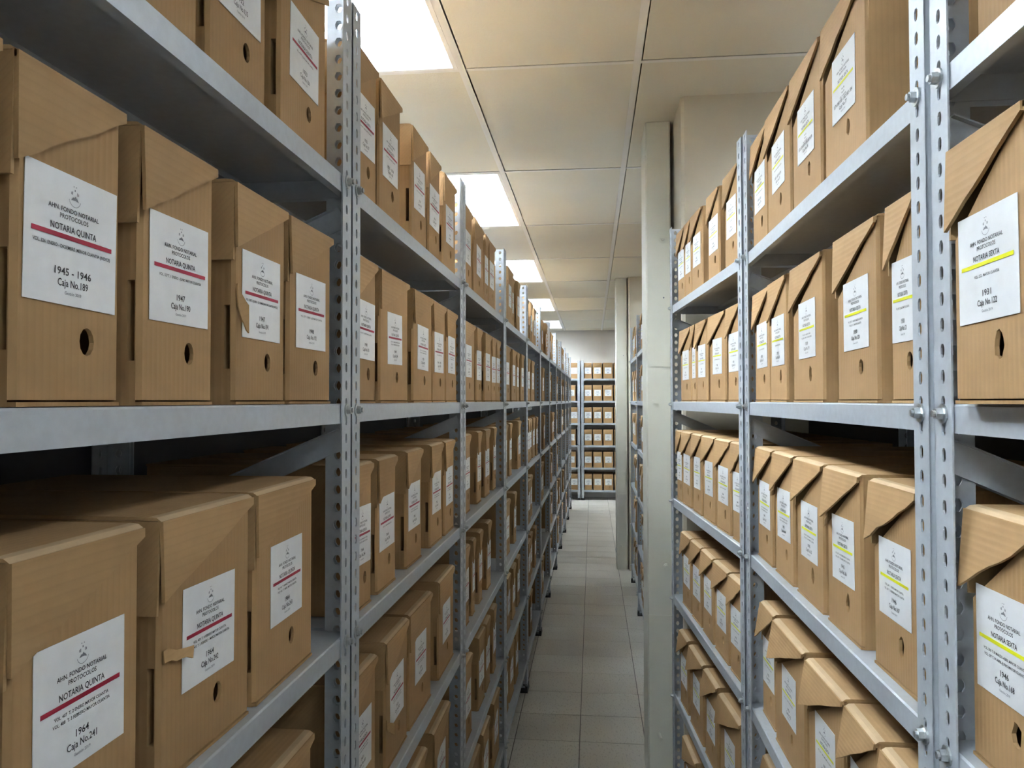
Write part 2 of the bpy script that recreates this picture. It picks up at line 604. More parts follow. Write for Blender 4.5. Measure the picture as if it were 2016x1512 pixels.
SHELF = shelf_mesh()
BOLT = MB().cyl((0, 0, 0), (0, -1, 0), 0.0105, 0.0022, 16)
WASHER_ME = BOLT.mesh('washer', M['zinc'])
_b = MB().cyl((0, -0.002, 0), (0, -1, 0), 0.0068, 0.0065, 6, 0.0062)
_b.cyl((0, -0.0085, 0), (0, -1, 0), 0.0038, 0.003, 10)
BOLT_ME = _b.mesh('bolt', M['zinc'])
FOOT_ME = {}
for sx in (1, -1):
    for s2 in (1, -1):
        fm = MB().box(min(-0.004 * sx, 0.046 * sx), max(-0.004 * sx, 0.046 * sx), min(-0.004 * s2, 0.046 * s2), max(-0.004 * s2, 0.046 * s2), 0, 0.012)
        fm.box(min(-0.003 * sx, 0.043 * sx), max(-0.003 * sx, 0.043 * sx), min(-0.003 * s2, 0.010 * s2), max(-0.003 * s2, 0.010 * s2), 0.012, 0.034)
        FOOT_ME[(sx, s2)] = fm.mesh('foot_cap', M['black'])


def brace_mesh(xa, z0, z1):
    """angle brace on an end frame from the front post (z0) to the rear post (z1)"""
    mb = MB()
    s = 1 if xa < 0 else -1
    p0, p1 = Vector((xa + s * 0.003, 0.012, z0)), Vector((xa + s * 0.003, RACK_D - 0.012, z1))
    dr = (p1 - p0).normalized()
    nr = Vector((0, -dr.z, dr.y))
    hw = 0.017
    mb.slab([p0 - nr * hw, p0 + nr * hw, p1 + nr * hw, p1 - nr * hw], (s * 0.002, 0, 0))
    mb.slab([p0 + nr * hw, p1 + nr * hw, p1 + nr * hw + Vector((s * 0.010, 0, 0)), p0 + nr * hw + Vector((s * 0.010, 0, 0))], (0, 0, -0.002))
    return mb.mesh('brace', M['steel'])


BRACES = []
for xa in (-RACK_L / 2, RACK_L / 2):
    for z0, z1 in ((1.885, 1.72), (1.535, 1.37)):
        BRACES.append(brace_mesh(xa, z0, z1))

RACKS = {}


def rack(key, origin, rotz, label, group, bolts=True, zoff=0.0):
    """local frame: x along the front (viewer's left to right), y into the rack, origin on the floor at the middle of the front"""
    root = link('shelving_rack', None, None, origin, (0, 0, rotz))
    tag(root, label, 'shelving rack', group)
    RACKS[key] = (Vector((origin[0], origin[1], zoff)), rotz)
    L2 = RACK_L / 2
    for (x, sx) in ((-L2, 1), (L2, -1)):
        for (y, s2) in ((0, 1), (RACK_D, -1)):
            link('upright', UPR[(sx, s2)], root, (x, y, HOLE_PITCH / 2 + 0.012))
            link('foot_cap', FOOT_ME[(sx, s2)], root, (x, y, 0))
    for z in SHELF_Z:
        sh = link('shelf', SHELF, root, (0, 0, z + zoff))
        if bolts:
            for x in (-L2 + 0.0208, L2 - 0.0208):
                w = link('washer', WASHER_ME, sh, (x, -0.0002, -0.010))
                link('bolt', BOLT_ME, sh, (x, -0.0002, -0.010), (0, random.uniform(0, 1.0), 0))
    for b in BRACES:
        link('brace', b, root)
    return root


random.seed(7)
X_L0, LANG = -0.3882, -0.00654      # front line of the left row: X = X_L0 - tan(LANG) * Y


def left_front(y):
    return X_L0 - math.tan(LANG) * y


LEFT_ROT = math.pi / 2 + LANG
N_LEFT = 11
side_words = ['nearest left rack, the largest in view', 'second rack along the left side', 'third rack along the left side', 'fourth rack along the left side',
              'fifth rack along the left side', 'sixth rack along the left side', 'seventh rack along the left side', 'eighth rack along the left side',
              'ninth rack along the left side', 'tenth rack along the left side', 'last rack of the left row, ending at the back aisle']
LY0 = []
for k in range(N_LEFT):
    y0 = 0.169 + k * PITCH_U
    LY0.append(y0)
    yc = y0 + RACK_L / 2
    rack(('L', k), (left_front(yc), yc, 0), LEFT_ROT, 'grey slotted-angle steel rack, ' + side_words[k], 'left row of steel racks')
SHADE_BACKING = MB().box(-RACK_L / 2 + 0.003, RACK_L / 2 - 0.003, RACK_D + 0.001, RACK_D + 0.003, 0.10, 2.20).mesh('shade_backing', M['panel'])  # sheet added to darken the gaps behind the boxes and stop light
for k in range(7):
    yc = LY0[k] + RACK_L / 2
    rk_ = rack(('B', k), (left_front(yc) - 2 * RACK_D - 0.016, yc, 0), LEFT_ROT + math.pi,
               'steel rack with added shade backing, back to back behind the %s left rack' % ORD[k], 'racks behind the left row', bolts=False)
    link('shade_backing', SHADE_BACKING, rk_)

RIGHT_F = {0: (0.368, -0.142, 0.0), 1: (0.366, 0.887, 0.0), 2: (0.327, 1.915, 0.0696), 4: (0.331, 4.835, 0.0), 5: (0.336, 5.880, 0.0), 3: (0.326, 3.790, 0.0)}
rwords = {0: 'nearest rack on the right, cut by the picture edge', 1: 'second rack on the right, with yellow-striped boxes', 2: 'third rack on the right, set slightly askew against the pier',
          3: 'rack on the right hidden behind the nearer cream casing', 4: 'rack on the right seen past the nearer cream casing', 5: 'rack on the right just before the farther cream casing'}
for k, (xf, y0, ang) in RIGHT_F.items():
    yc = y0 + RACK_L / 2
    rack(('R', k), (xf, yc, 0), -math.pi / 2 + ang, 'grey slotted-angle steel rack, ' + rwords[k], 'right row of steel racks')

for k in (0, 1, 2):
    yc = RIGHT_F[k][1] + RACK_L / 2
    rk_ = rack(('Q', k), ((0.366 if k == 2 else RIGHT_F[k][0]) + 2 * RACK_D + 0.016, yc, 0), math.pi / 2,
         'added steel rack with shade backing, back to back behind the %s right rack' % ORD[k], 'racks behind the right row', bolts=False)
    link('shade_backing', SHADE_BACKING, rk_)

YB = 12.44
rack(('W', 0), (-0.196 - RACK_L / 2, YB, 0), 0, 'steel rack against the back wall, partly hidden by the left row', 'racks against the back wall')
rack(('W', 1), (-0.178 + RACK_L / 2, YB, 0), 0, 'steel rack against the back wall, closing the view down the aisle', 'racks against the back wall')

# ------------------------------------------------------------------ archive boxes
BOX_H, BOX_D = 0.253, 0.365
HOLE_U, HOLE_Z = 0.018, 0.051


def body_mesh(w, h, variant, gaping):
    rr = random.Random(int(w * 1000) * 7 + variant)
    mb = MB()
    d, ch = BOX_D, 0.004
    x0, x1 = -w / 2, w / 2
    zt = h - 0.003
    # front face with the finger hole cut out of it, walls running back into the dark box
    hu = min(HOLE_U, w * 0.2)
    hole = []
    for i in range(12):
        a = 2 * math.pi * i / 12
        ra, rb = 0.0088, 0.0112
        if variant >= 2:                       # torn holes
            ra *= rr.uniform(0.75, 1.1)
            rb *= rr.uniform(0.9, 1.45)
        hole.append(Vector((hu + ra * math.cos(a), 0, HOLE_Z + rb * math.sin(a))))
    zl = h - 0.335 * h + (-0.009 if gaping else 0.020)          # the panel is cut away under the three-cornered flap
    zb0 = 0.0050
    outer = [Vector((x0 + ch, 0, zb0)), Vector((x1 - ch, 0, zb0)), Vector((x1 - ch, 0, zt)), Vector((x1 - ch - 0.014, 0, zt - (0.014 if gaping else 0))), Vector((x0 + ch, 0, zl))]
    tri = tessellate_polygon([[Vector((p.x, p.z, 0)) for p in outer], [Vector((p.x, p.z, 0)) for p in hole]])
    mb.add(outer + hole, [tuple(t) for t in tri])
    n = len(hole)
    mid = [p + Vector((0, 0.004, 0)) for p in hole]
    mb.add(hole + mid, [(i, (i + 1) % n, n + (i + 1) % n, n + i) for i in range(n)])
    # chamfered front edges
    mb.add([(x0 + ch, 0, zb0), (x0, ch, zb0), (x0, ch, zl), (x0 + ch, 0, zl)], [(0, 1, 2, 3)])
    mb.add([(x1 - ch, 0, zb0), (x1, ch, zb0), (x1, ch, zt), (x1 - ch, 0, zt)], [(0, 1, 2, 3)])
    # bottom flap, its edge showing as a separate layer under the front panel
    mb.box(x0 + 0.002, x1 - 0.002, -0.0012, d - 0.004, 0.0002, 0.0034)
    # right side, back, top, bottom
    mb.add([(x1, ch, 0), (x1, d, 0), (x1, d, zt), (x1, ch, zt)], [(0, 1, 2, 3)])
    mb.add([(x1, d, 0), (x0, d, 0), (x0, d, zt), (x1, d, zt)], [(0, 1, 2, 3)])
    for z in (0, zt):
        mb.add([(x0 + ch, 0, z), (x1 - ch, 0, z), (x1, ch, z), (x1, d, z), (x0, d, z), (x0, ch, z)], [(0, 1, 2, 3, 4, 5)])
    # left side with the tuck slot recessed next to the front edge
    ya, yb, za, zb, dp = ch + 0.001, ch + 0.008, 0.040, 0.112, 0.03
    A = [(x0, ch, 0), (x0, d, 0), (x0, d, zt), (x0, ch, zt)]
    B = [(x0, ya, za), (x0, yb, za), (x0, yb, zb), (x0, ya, zb)]
    C = [(x0 + dp, ya, za), (x0 + dp, yb, za), (x0 + dp, yb, zb), (x0 + dp, ya, zb)]
    mb.add(A + B + C, [(0, 1, 5, 4), (1, 2, 6, 5), (2, 3, 7, 6), (3, 0, 4, 7), (4, 5, 9, 8), (5, 6, 10, 9), (6, 7, 11, 10), (7, 4, 8, 11), (8, 9, 10, 11)])
    return mb.mesh('box_body', M['body'])


def lid_mesh(w, h, lift, variant, gaping):
    rr = random.Random(int(w * 1000) * 13 + variant * 5 + int(lift * 100) + (31 if gaping else 0))
    mb = MB()
    d, t = BOX_D, 0.0035
    x0, x1 = -w / 2 - 0.0035, w / 2 + 0.0005
    # top plate, rounded over at the front crease
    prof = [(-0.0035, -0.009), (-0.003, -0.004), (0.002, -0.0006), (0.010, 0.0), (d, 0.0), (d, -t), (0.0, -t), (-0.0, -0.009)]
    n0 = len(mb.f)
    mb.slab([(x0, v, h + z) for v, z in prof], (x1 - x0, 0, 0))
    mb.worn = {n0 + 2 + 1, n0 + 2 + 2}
    # side flap hanging down the left side
    drop = 0.36 * h
    o = rr.uniform(0.001, 0.004)
    mb.slab([(x0, -0.001, h - 0.004), (x0, d * 0.98, h - 0.004), (x0 - o * 0.6, d * 0.98, h - drop), (x0 - o, -0.001, h - drop)], (t * 0.9, 0, 0))
    # three-cornered front flap: deep at the left, running up to nothing at the right
    tip = (0.315 + rr.uniform(-0.012, 0.012)) * h if not gaping else (0.335 + rr.uniform(-0.004, 0.004)) * h
    k = 7
    pts = [(x0, 0.004), (x1, 0.004), (x1, 0.012)]
    for i in range(1, k):
        f = i / k
        dr = 0.012 + (tip - 0.012) * f
        pts.append((x1 + (x0 - x1) * f, dr + rr.uniform(-0.0010, 0.0010) * (2.2 if variant == 3 else 1.0)))
    pts.append((x0, tip))
    tl = math.tan(math.radians(lift))
    P = [Vector((u, -0.0012 - dr * tl - 0.05 * tl * max(0.0, dr - 0.05), h - dr)) for u, dr in pts]
    mb.slab(P, (0, -t, 0))
    me = mb.mesh('box_lid', M['lid'])
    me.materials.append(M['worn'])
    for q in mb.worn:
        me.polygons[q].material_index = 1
    return me


_bodies, _lids = {}, {}
WCLASS = [0.062, 0.08, 0.095, 0.11, 0.12, 0.13, 0.14, 0.15, 0.16, 0.17, 0.18, 0.19, 0.20, 0.21, 0.22, 0.235, 0.30]


def wclass(w):
    best = [c for c in WCLASS if c <= w + 0.002]
    return best[-1] if best else WCLASS[0]


def get_body(w, variant, gaping):
    k = (w, variant, gaping)
    if k not in _bodies:
        _bodies[k] = body_mesh(w, BOX_H, variant, gaping)
    return _bodies[k]


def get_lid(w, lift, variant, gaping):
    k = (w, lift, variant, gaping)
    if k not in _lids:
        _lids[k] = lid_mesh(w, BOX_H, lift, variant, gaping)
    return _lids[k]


# ---- printed labels
LAB = 0.101          # label side


_text = {}


def text_mesh(s, width, height, mat):
    key = (s, round(width, 4), round(height, 4), mat.name)
    if key in _text:
        return _text[key]
    vv, ff, x = [], [], 0.0
    for ch in s:
        gv, gf, adv = GLYPH[ch]
        o = len(vv)
        vv += [(px + x, py) for px, py in gv]
        ff += [tuple(i + o for i in q) for q in gf]
        x += adv
    x0, x1 = min(p[0] for p in vv), max(p[0] for p in vv)
    kx, kz = width / (x1 - x0), height / 0.70      # cap height of the built-in font is about 0.7 of its size
    me = bpy.data.meshes.new('lettering')
    me.from_pydata([((px - (x0 + x1) / 2) * kx, 0, py * kz) for px, py in vv], [], ff)
    me.materials.append(mat)
    _text[key] = me
    return me


def rect_mesh(name, w, h, mat, t=0.0003):
    return MB().box(-w / 2, w / 2, -t, 0, -h / 2, h / 2).mesh(name, mat)


_label = {}


def label_sheet(w):
    k = round(w, 3)
    if k not in _label:
        _label[k] = rect_mesh('label', w, LAB, M['paper'], 0.0005)
    return _label[k]


def emblem_mesh():
    mb = MB()
    n, r0, r1 = 16, 0.0066, 0.0070
    vv = []
    for i in range(n + 1):
        a = math.radians(195 + 150 * i / n)
        vv += [(r0 * math.cos(a), 0, r0 * math.sin(a)), (r1 * math.cos(a), 0, r1 * math.sin(a))]
    mb.add(vv, [(2 * i, 2 * i + 1, 2 * i + 3, 2 * i + 2) for i in range(n)])
    mb.add([(-0.0044, 0, -0.0018), (-0.0020, 0, 0.0006), (-0.0010, 0, 0.0001), (0.0006, 0, 0.0019), (0.0018, 0, 0.0004), (0.0026, 0, 0.0003), (0.0046, 0, -0.0024), (0.0010, 0, -0.0015)], [(0, 1, 2, 3, 4, 5, 6, 7)])
    for (x, z, w_, h_) in ((-0.0040, 0.0036, 0.0004, 0.0010), (-0.0028, 0.0038, 0.0004, 0.0013), (0.0028, 0.0038, 0.0004, 0.0013), (0.0040, 0.0036, 0.0004, 0.0010),
                           (0.0, 0.0062, 0.0006, 0.0008), (-0.0014, 0.0090, 0.0005, 0.0004), (0.0014, 0.0090, 0.0005, 0.0004)):
        mb.add([(x - w_, 0, z - h_), (x + w_, 0, z - h_), (x + w_, 0, z + h_), (x - w_, 0, z + h_)], [(0, 1, 2, 3)])
    return mb.mesh('emblem', M['ink_grey'])


EMBLEM = emblem_mesh()
STRIPE = {}


def stripe_mesh(w, kind):
    k = (round(w, 3), kind)
    if k not in STRIPE:
        STRIPE[k] = rect_mesh('stripe', w * 0.87, 0.0036, M[kind], 0.0002)
    return STRIPE[k]


_bars = {}


def print_mesh(w, kind):
    """far labels: the printed lines too small to read, as thin ink bars of word length"""
    k = (round(w, 3), kind)
    if k not in _bars:
        mb = MB()
        for fz, fw, hh in ((0.275, 0.54, 0.0026), (0.33, 0.32, 0.0026), (0.415, 0.46, 0.0036), (0.56, 0.66, 0.0016), (0.61, 0.62, 0.0016), (0.755, 0.15, 0.0044), (0.83, 0.34, 0.0044), (0.905, 0.18, 0.0016)):
            ww = fw * w
            words = 3 if fw > 0.4 else 1
            for q in range(words):
                a = -ww / 2 + ww * q / words
                b = a + ww / words * (0.88 if words > 1 else 1)
                z = LAB / 2 - fz * LAB
                mb.add([(a, 0, z - hh / 2), (b, 0, z - hh / 2), (b, 0, z + hh / 2), (a, 0, z + hh / 2)], [(0, 1, 2, 3)])
        _bars[k] = mb.mesh('printed_lines', M['ink_grey'])
    return _bars[k]


def add_label(box, wbox, kind, lod, info, dz=0.0, du=0.0, rot=0.0):
    w = min(LAB + 0.004, wbox - 0.012)
    lab = link('label', label_sheet(w), box, (du, -0.0006, 0.1275 + dz), (0, rot, 0))
    lab['label'] = 'white paper label with a %s stripe' % {'red': 'red', 'yellow': 'yellow', 'blue': 'pale blue'}[kind]
    top = LAB / 2

    def put(nm, me, f, lift=0.0008):
        return link(nm, me, lab, (0, -lift, top - f * LAB))
    st = put('stripe', stripe_mesh(w, kind), 0.485)
    if lod >= 3:
        put('printed_lines', print_mesh(w, kind), 0.5, 0.0007)
        return
    put('emblem', EMBLEM, 0.17)
    office = 'NOTARIA QUINTA' if kind == 'red' else 'NOTARIA SEXTA'
    put('heading_text', text_mesh('AHN. FONDO NOTARIAL', 0.55 * w, 0.0036, M['ink']), 0.295)
    put('subheading_text', text_mesh('PROTOCOLOS', 0.31 * w, 0.0036, M['ink']), 0.35)
    put('office_text', text_mesh(office, (0.50 if kind == 'red' else 0.44) * w, 0.0050, M['ink']), 0.445)
    year, num, vols = info
    for q, v in enumerate(vols):
        put('volume_text', text_mesh(v, min(0.84, 0.0175 * len(v)) * w, 0.0026, M['ink']), 0.575 + 0.05 * q if kind == 'red' else 0.60 + 0.055 * q)
    put('year_text', text_mesh(year, min(0.8, 0.036 * len(year)) * w, 0.0056, M['ink']), 0.775)
    put('box_number_text', text_mesh('Caja No.' + str(num), 0.33 * w, 0.0056, M['ink']), 0.86)
    put('edition_text', text_mesh('Gestión 2019', 0.18 * w, 0.0024, M['ink_grey']), 0.92)


def torn_flap(box, u, z, width, drop, curl, seed):
    """a ragged strip of board peeled away from the front panel"""
    rr = random.Random(seed)
    mb = MB()
    n = 6
    up, lo = [], []
    for i in range(n + 1):
        f = i / n
        v = -0.0015 - curl * f * f
        up.append(Vector((u + width * f, v, z - drop * f * 0.4 + rr.uniform(-0.0015, 0.0015))))
        lo.append(Vector((u + width * f * 0.9, v - 0.001, z - drop * (0.35 + 0.65 * f) + rr.uniform(-0.002, 0.002) - 0.006 * (1 - f))))
    for i in range(n):
        mb.slab([up[i], up[i + 1], lo[i + 1], lo[i]], (0, -0.0015, 0.0004))
    link('torn_flap', mb.mesh('torn_flap', M['lid']), box)['label'] = 'ragged strip of torn cardboard'


BOX_COUNT = [0]


def archive_box(rk, shelf, u0, u1, kind, lod, label, group, info=None, setback=0.018, yaw=0.0, lift=2, variant=0, tilt=0.0, labelled=True, dz=0.0, du=0.0):
    """a box on rack rk between u0 and u1 (distance along the rack front from its viewer-left end)"""
    org, rz = RACKS[rk]
    w = wclass(u1 - u0 - 0.010)
    uc = (u0 + u1) / 2 - RACK_L / 2 + 0.002
    R = Matrix.Rotation(rz, 4, 'Z')
    p = org + (R @ Vector((uc, setback, 0)))
    p.z = SHELF_Z[shelf] + org.z + 0.0006
    root = link('archive_box', None, None, p, (0, 0, rz + math.radians(yaw)))
    tag(root, label, 'box', group)
    link('box_body', get_body(w, variant, rk[0] == 'R'), root)
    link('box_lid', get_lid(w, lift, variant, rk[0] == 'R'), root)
    if labelled:
        add_label(root, w, kind, lod, info, dz, du, math.radians(tilt))
    BOX_COUNT[0] += 1
    BY_NUMBER[info[1] if info else None] = (root, w)
    return root


BY_NUMBER = {}


VOL_RED = ['MAYOR CUANTIA', 'MENOR CUANTIA']
MONTH = ['ENERO', 'FEBRERO', 'MARZO', 'ABRIL', 'MAYO', 'JUNIO', 'JULIO', 'AGOSTO']


def vol_lines(seed, n):
    rr = random.Random(seed)
    v = 400 + seed % 60
    return ['VOL. %d T. %d %s MAYOR CUANTIA' % (v + q, rr.randint(1, 6), MONTH[rr.randint(0, 7)]) for q in range(n)]


rnd = random.Random(11)
LG = 'red-labelled archive boxes on the left racks'
RG = 'yellow-labelled archive boxes on the right racks'


def run(rk, shelf, spans, kind, lod, where, infos=None, group=None, lift=None, setback=None, labels=None, labelled=None, yaws=None, order='near'):
    """spans: list of (y0, y1) world distances for side racks; converts to the rack's own left-to-right measure"""
    org, rz = RACKS[rk]
    yc = org.y
    n = len(spans)
    for q, (a, b) in enumerate(spans):
        if rk[0] == 'L':
            u0, u1 = a - yc + RACK_L / 2, b - yc + RACK_L / 2
            lf = lift if lift is not None else rnd.choice((0.5, 1, 1.5, 2))
            sb = setback if setback is not None else rnd.choice((0.012, 0.018, 0.024))
        elif rk[0] == 'R':
            u0, u1 = yc - b + RACK_L / 2, yc - a + RACK_L / 2
            lf = lift if lift is not None else rnd.choice((1.5, 2, 3))
            sb = setback if setback is not None else rnd.choice((0.014, 0.02, 0.026))
        else:
            u0, u1 = a, b
            lf, sb = 2, 0.03
        u0, u1 = max(u0, 0.030), min(u1, RACK_L - 0.022)
        if rk[0] == 'R' and u0 < 0.05 and sb > 0:
            sb = max(sb, 0.010 + 0.095 * math.tan(math.radians(lf)))
        lb = labels[q] if labels and labels[q] else None
        if lb is None:
            pos = {0: 'nearest'}.get(q, ORD[q] + ' nearest')
            lb = '%s cardboard archive box on the %s shelf, %s' % (pos, SHELF_WORD[shelf], where)
        inf = infos[q] if infos else None
        archive_box(rk, shelf, u0, u1, kind, lod, lb, group or (LG if rk[0] == 'L' else RG), inf, sb,
                    yaws[q] if yaws else rnd.uniform(-1.0, 1.0), lf, rnd.choice((0, 1)) if rk[0] != 'R' else rnd.choice((1, 2, 3)),
                    rnd.uniform(-1.2, 1.2), True if labelled is None else labelled[q], rnd.uniform(-0.003, 0.002))


def red(num, year, seed=None, n=1):
    return (str(year), num, vol_lines(num if seed is None else seed, n))


def yel(num, year, n=1):
    return (str(year), num, vol_lines(num + 17, n))


# --- left, nearest rack
run(('L', 0), 0, [(0.43, 0.56), (0.57, 0.745), (0.757, 0.905), (0.935, 1.118)], 'red', 0, 'nearest left rack', [red(133, 1932), red(134, 1932), red(135, 1932), red(136, 1933)],
    labels=[None, None, 'archive box numbered 135, top shelf of the nearest left rack, label cut off above', 'archive box numbered 136 beside the post, top shelf of nearest left rack'], setback=0.015)
run(('L', 0), 1, [(0.34, 0.482), (0.488, 0.621), (0.638, 0.780), (0.815, 0.970), (0.972, 1.137)], 'red', 0, 'nearest left rack',
    [red(188, 1945), ('1945 - 1946', 189, ['VOL. 326  ENERO - DICIEMBRE  MENOR CUANTIA (INDICE)']), ('1947', 190, ['VOL. 327 T. 1 ENERO - JUNIO MAYOR CUANTIA']),
     ('1947', 191, ['VOL. 328 T. 2 JUNIO - DICIEMBRE MAYOR CUANTIA (INDICE)']), ('1948', 192, ['VOL. 329 T. 1 ENERO - JULIO MAYOR CUANTIA'])],
    labels=[None, 'large cardboard archive box numbered 189, dated 1945 - 1946', 'cardboard archive box numbered 190, dated 1947, between boxes 189 and 191', 'cardboard archive box numbered 191, dated 1947, torn at its lower front edge',
            'cardboard archive box numbered 192, dated 1948, beside the steel post'], setback=0.015, yaws=[0, 0, 0, 0, -1.5])
run(('L', 0), 2, [(0.32, 0.482), (0.488, 0.655), (0.674, 0.872), (0.874, 1.075)], 'red', 0, 'nearest left rack',
    [red(240, 1963), ('1964', 241, ['VOL. 407  T. 2 ENERO MAYOR CUANTIA', 'VOL. 408  T. 3 FEBRERO MAYOR CUANTIA']), ('1964', 242, ['VOL. 409  T. 4 FEBRERO MAYOR CUANTIA', 'VOL. 410  T. 5 FEBRERO - MARZO MAYOR CUANTIA']),
     ('1964', 243, ['VOL. 411  T. 6 MARZO MAYOR CUANTIA', 'VOL. 412  T. 7 ABRIL MAYOR CUANTIA'])],
    labels=[None, 'cardboard archive box numbered 241, dated 1964, at the lower left corner', 'cardboard archive box numbered 242, dated 1964, front edge torn open', 'cardboard archive box numbered 243, dated 1964, next to box 242'], setback=0.016)
run(('L', 0), 3, [(0.66, 0.855), (0.865, 1.072)], 'red', 0, 'nearest left rack', [red(299, 1971), red(300, 1971)], setback=0.016)

# --- left, second rack
W1 = 'second left rack'
run(('L', 1), 0, [(1.235, 1.378), (1.385, 1.553), (1.636, 1.800), (1.815, 1.950), (1.990, 2.172)], 'red', 1, W1, [red(137, 1933), red(138, '1933 - 1934'), red(139, 1934), red(140, 1934), red(141, 1935)], setback=0.014)
run(('L', 1), 1, [(1.235, 1.372), (1.392, 1.606), (1.650, 1.845), (1.848, 2.010), (2.012, 2.185)], 'red', 1, W1, [red(193, 1948), red(194, 1949, n=2), red(195, 1950, n=2), red(196, '1949 - 1950'), red(197, 1951, n=2)],
    labels=[None, 'wide cardboard archive box numbered 194 on the second left rack', None, None, None], setback=0.012)
run(('L', 1), 2, [(1.25, 1.372), (1.398, 1.545), (1.618, 1.775), (1.855, 2.020), (2.026, 2.190)], 'red', 1, W1, [red(244, 1964, n=2), red(245, 1964, n=1), red(246, 1965, n=2), red(247, 1965, n=2), red(248, 1965, n=2)], setback=0.02, lift=2)
run(('L', 1), 3, [(1.23, 1.400), (1.458, 1.640), (1.648, 1.875), (1.955, 2.180)], 'red', 1, W1, [red(301, 1971, n=2), red(302, 1971, n=2), red(303, 1971, n=2), red(304, 1972, n=1)], setback=0.02)
run(('L', 1), 4, [(1.40, 1.60), (1.625, 1.826), (1.890, 2.110)], 'red', 1, W1, [red(355, 1976), red(356, 1976), red(357, 1976)], setback=0.02)

# --- left, third rack
W2 = 'third left rack'
run(('L', 2), 0, [(2.30, 2.478), (2.49, 2.735), (2.74, 2.85), (2.854, 3.03)], 'red', 2, W2, [red(142 + q, 1935 + q // 3) for q in range(4)], setback=0.015)
run(('L', 2), 1, [(2.29, 2.52), (2.55, 2.685), (2.745, 2.92), (2.925, 3.06), (3.062, 3.20)], 'red', 2, W2, [red(198 + q, 1951 + q // 3, n=2) for q in range(5)], setback=0.015)
run(('L', 2), 2, [(2.40, 2.53), (2.66, 2.772), (2.85, 2.99), (3.08, 3.18)], 'red', 2, W2, [red(249 + q, 1966) for q in range(4)], setback=0.03, lift=2)
run(('L', 2), 3, [(2.39, 2.505), (2.55, 2.63), (2.70, 2.80), (2.91, 3.02)], 'red', 2, W2, [red(305 + q, 1972) for q in range(4)], setback=0.03, lift=2)
run(('L', 2), 4, [(2.37, 2.525), (2.66, 2.81), (2.83, 2.965), (3.03, 3.14)], 'red', 2, W2, [red(358 + q, 1977) for q in range(4)], setback=0.025)
run(('L', 2), 5, [(2.45, 2.66), (2.72, 2.90), (3.00, 3.19)], 'red', 2, W2, [red(410 + q, 1981) for q in range(3)], setback=0.02)

# --- left, fourth rack
W3 = 'fourth left rack'
run(('L', 3), 0, [(3.42, 3.66), (3.665, 3.84), (3.845, 4.00)], 'red', 2, W3, [red(146 + q, 1937) for q in range(3)])
run(('L', 3), 1, [(3.40, 3.59), (3.66, 3.86), (3.863, 4.03), (4.035, 4.23)], 'red', 2, W3, [red(203 + q, 1953) for q in range(4)])
run(('L', 3), 2, [(3.42, 3.60), (3.66, 3.77), (4.05, 4.22)], 'red', 2, W3, [red(253 + q, 1967) for q in range(3)], setback=0.03)
run(('L', 3), 3, [(3.50, 3.68), (3.86, 3.97)], 'red', 2, W3, [red(309 + q, 1973) for q in range(2)], setback=0.03)
run(('L', 3), 4, [(3.40, 3.52), (3.56, 3.70), (3.78, 3.94), (4.02, 4.15)], 'red', 2, W3, [red(362 + q, 1977) for q in range(4)], setback=0.03)
run(('L', 3), 5, [(3.45, 3.62), (3.66, 3.84), (3.90, 4.08)], 'red', 2, W3, [red(413 + q, 1982) for q in range(3)], setback=0.03)

# --- left, fifth rack onward: fewer boxes, standing apart
plan = {4: [3, 2, 4, 2, 3, 2], 5: [3, 2, 2, 2, 1, 2], 6: [3, 1, 3, 2, 2, 1], 7: [2, 2, 2, 2, 3, 2], 8: [3, 3, 3, 1, 3, 2], 9: [2, 2, 2, 2, 2, 2], 10: [2, 2, 2, 1, 2, 2]}
for k, counts in plan.items():
    for s, n in enumerate(counts):
        base = LY0[k]
        rr = random.Random(k * 10 + s)
        slot = 0.80 / max(n, 3)
        spans = []
        for q in range(n):
            a = base + 0.15 + q * slot + rr.uniform(0.0, 0.03)
            spans.append((a, a + min(0.21, slot - 0.02) * rr.uniform(0.72, 1.0)))
        run(('L', k), s, spans, 'red', 3, '%s left rack' % ORD[k])

# --- right, nearest rack
run(('R', 0), 0, [(0.53, 0.675), (0.68, 0.828)], 'yellow', 0, 'nearest right rack', [yel(79, '1885'), yel(78, '1884')], labels=[None, 'archive box in the top right corner, standing on the nearest right rack'])
run(('R', 0), 1, [(0.535, 0.656), (0.664, 0.804)], 'yellow', 0, 'nearest right rack', [yel(123, 1931), ('1931', 122, ['VOL. 252   MAYOR CUANTIA'])],
    labels=['cardboard archive box at the right picture edge beside box 122', 'cardboard archive box numbered 122, dated 1931, on the nearest right rack'], setback=-0.014, yaws=[0, 0])
run(('R', 0), 2, [(0.565, 0.700), (0.710, 0.850)], 'yellow', 0, 'nearest right rack', [yel(169, 1946), ('1946', 168, ['VOL. 296 T. III MARZO-ABRIL MAYOR CUANTIA', 'VOL. 297 T. IV ABRIL-JUNIO MAYOR CUANTIA'])],
    labels=[None, 'cardboard archive box dated 1946 at the lower right corner, label cut by the edge'], setback=0.012, yaws=[0, 0], lift=5)

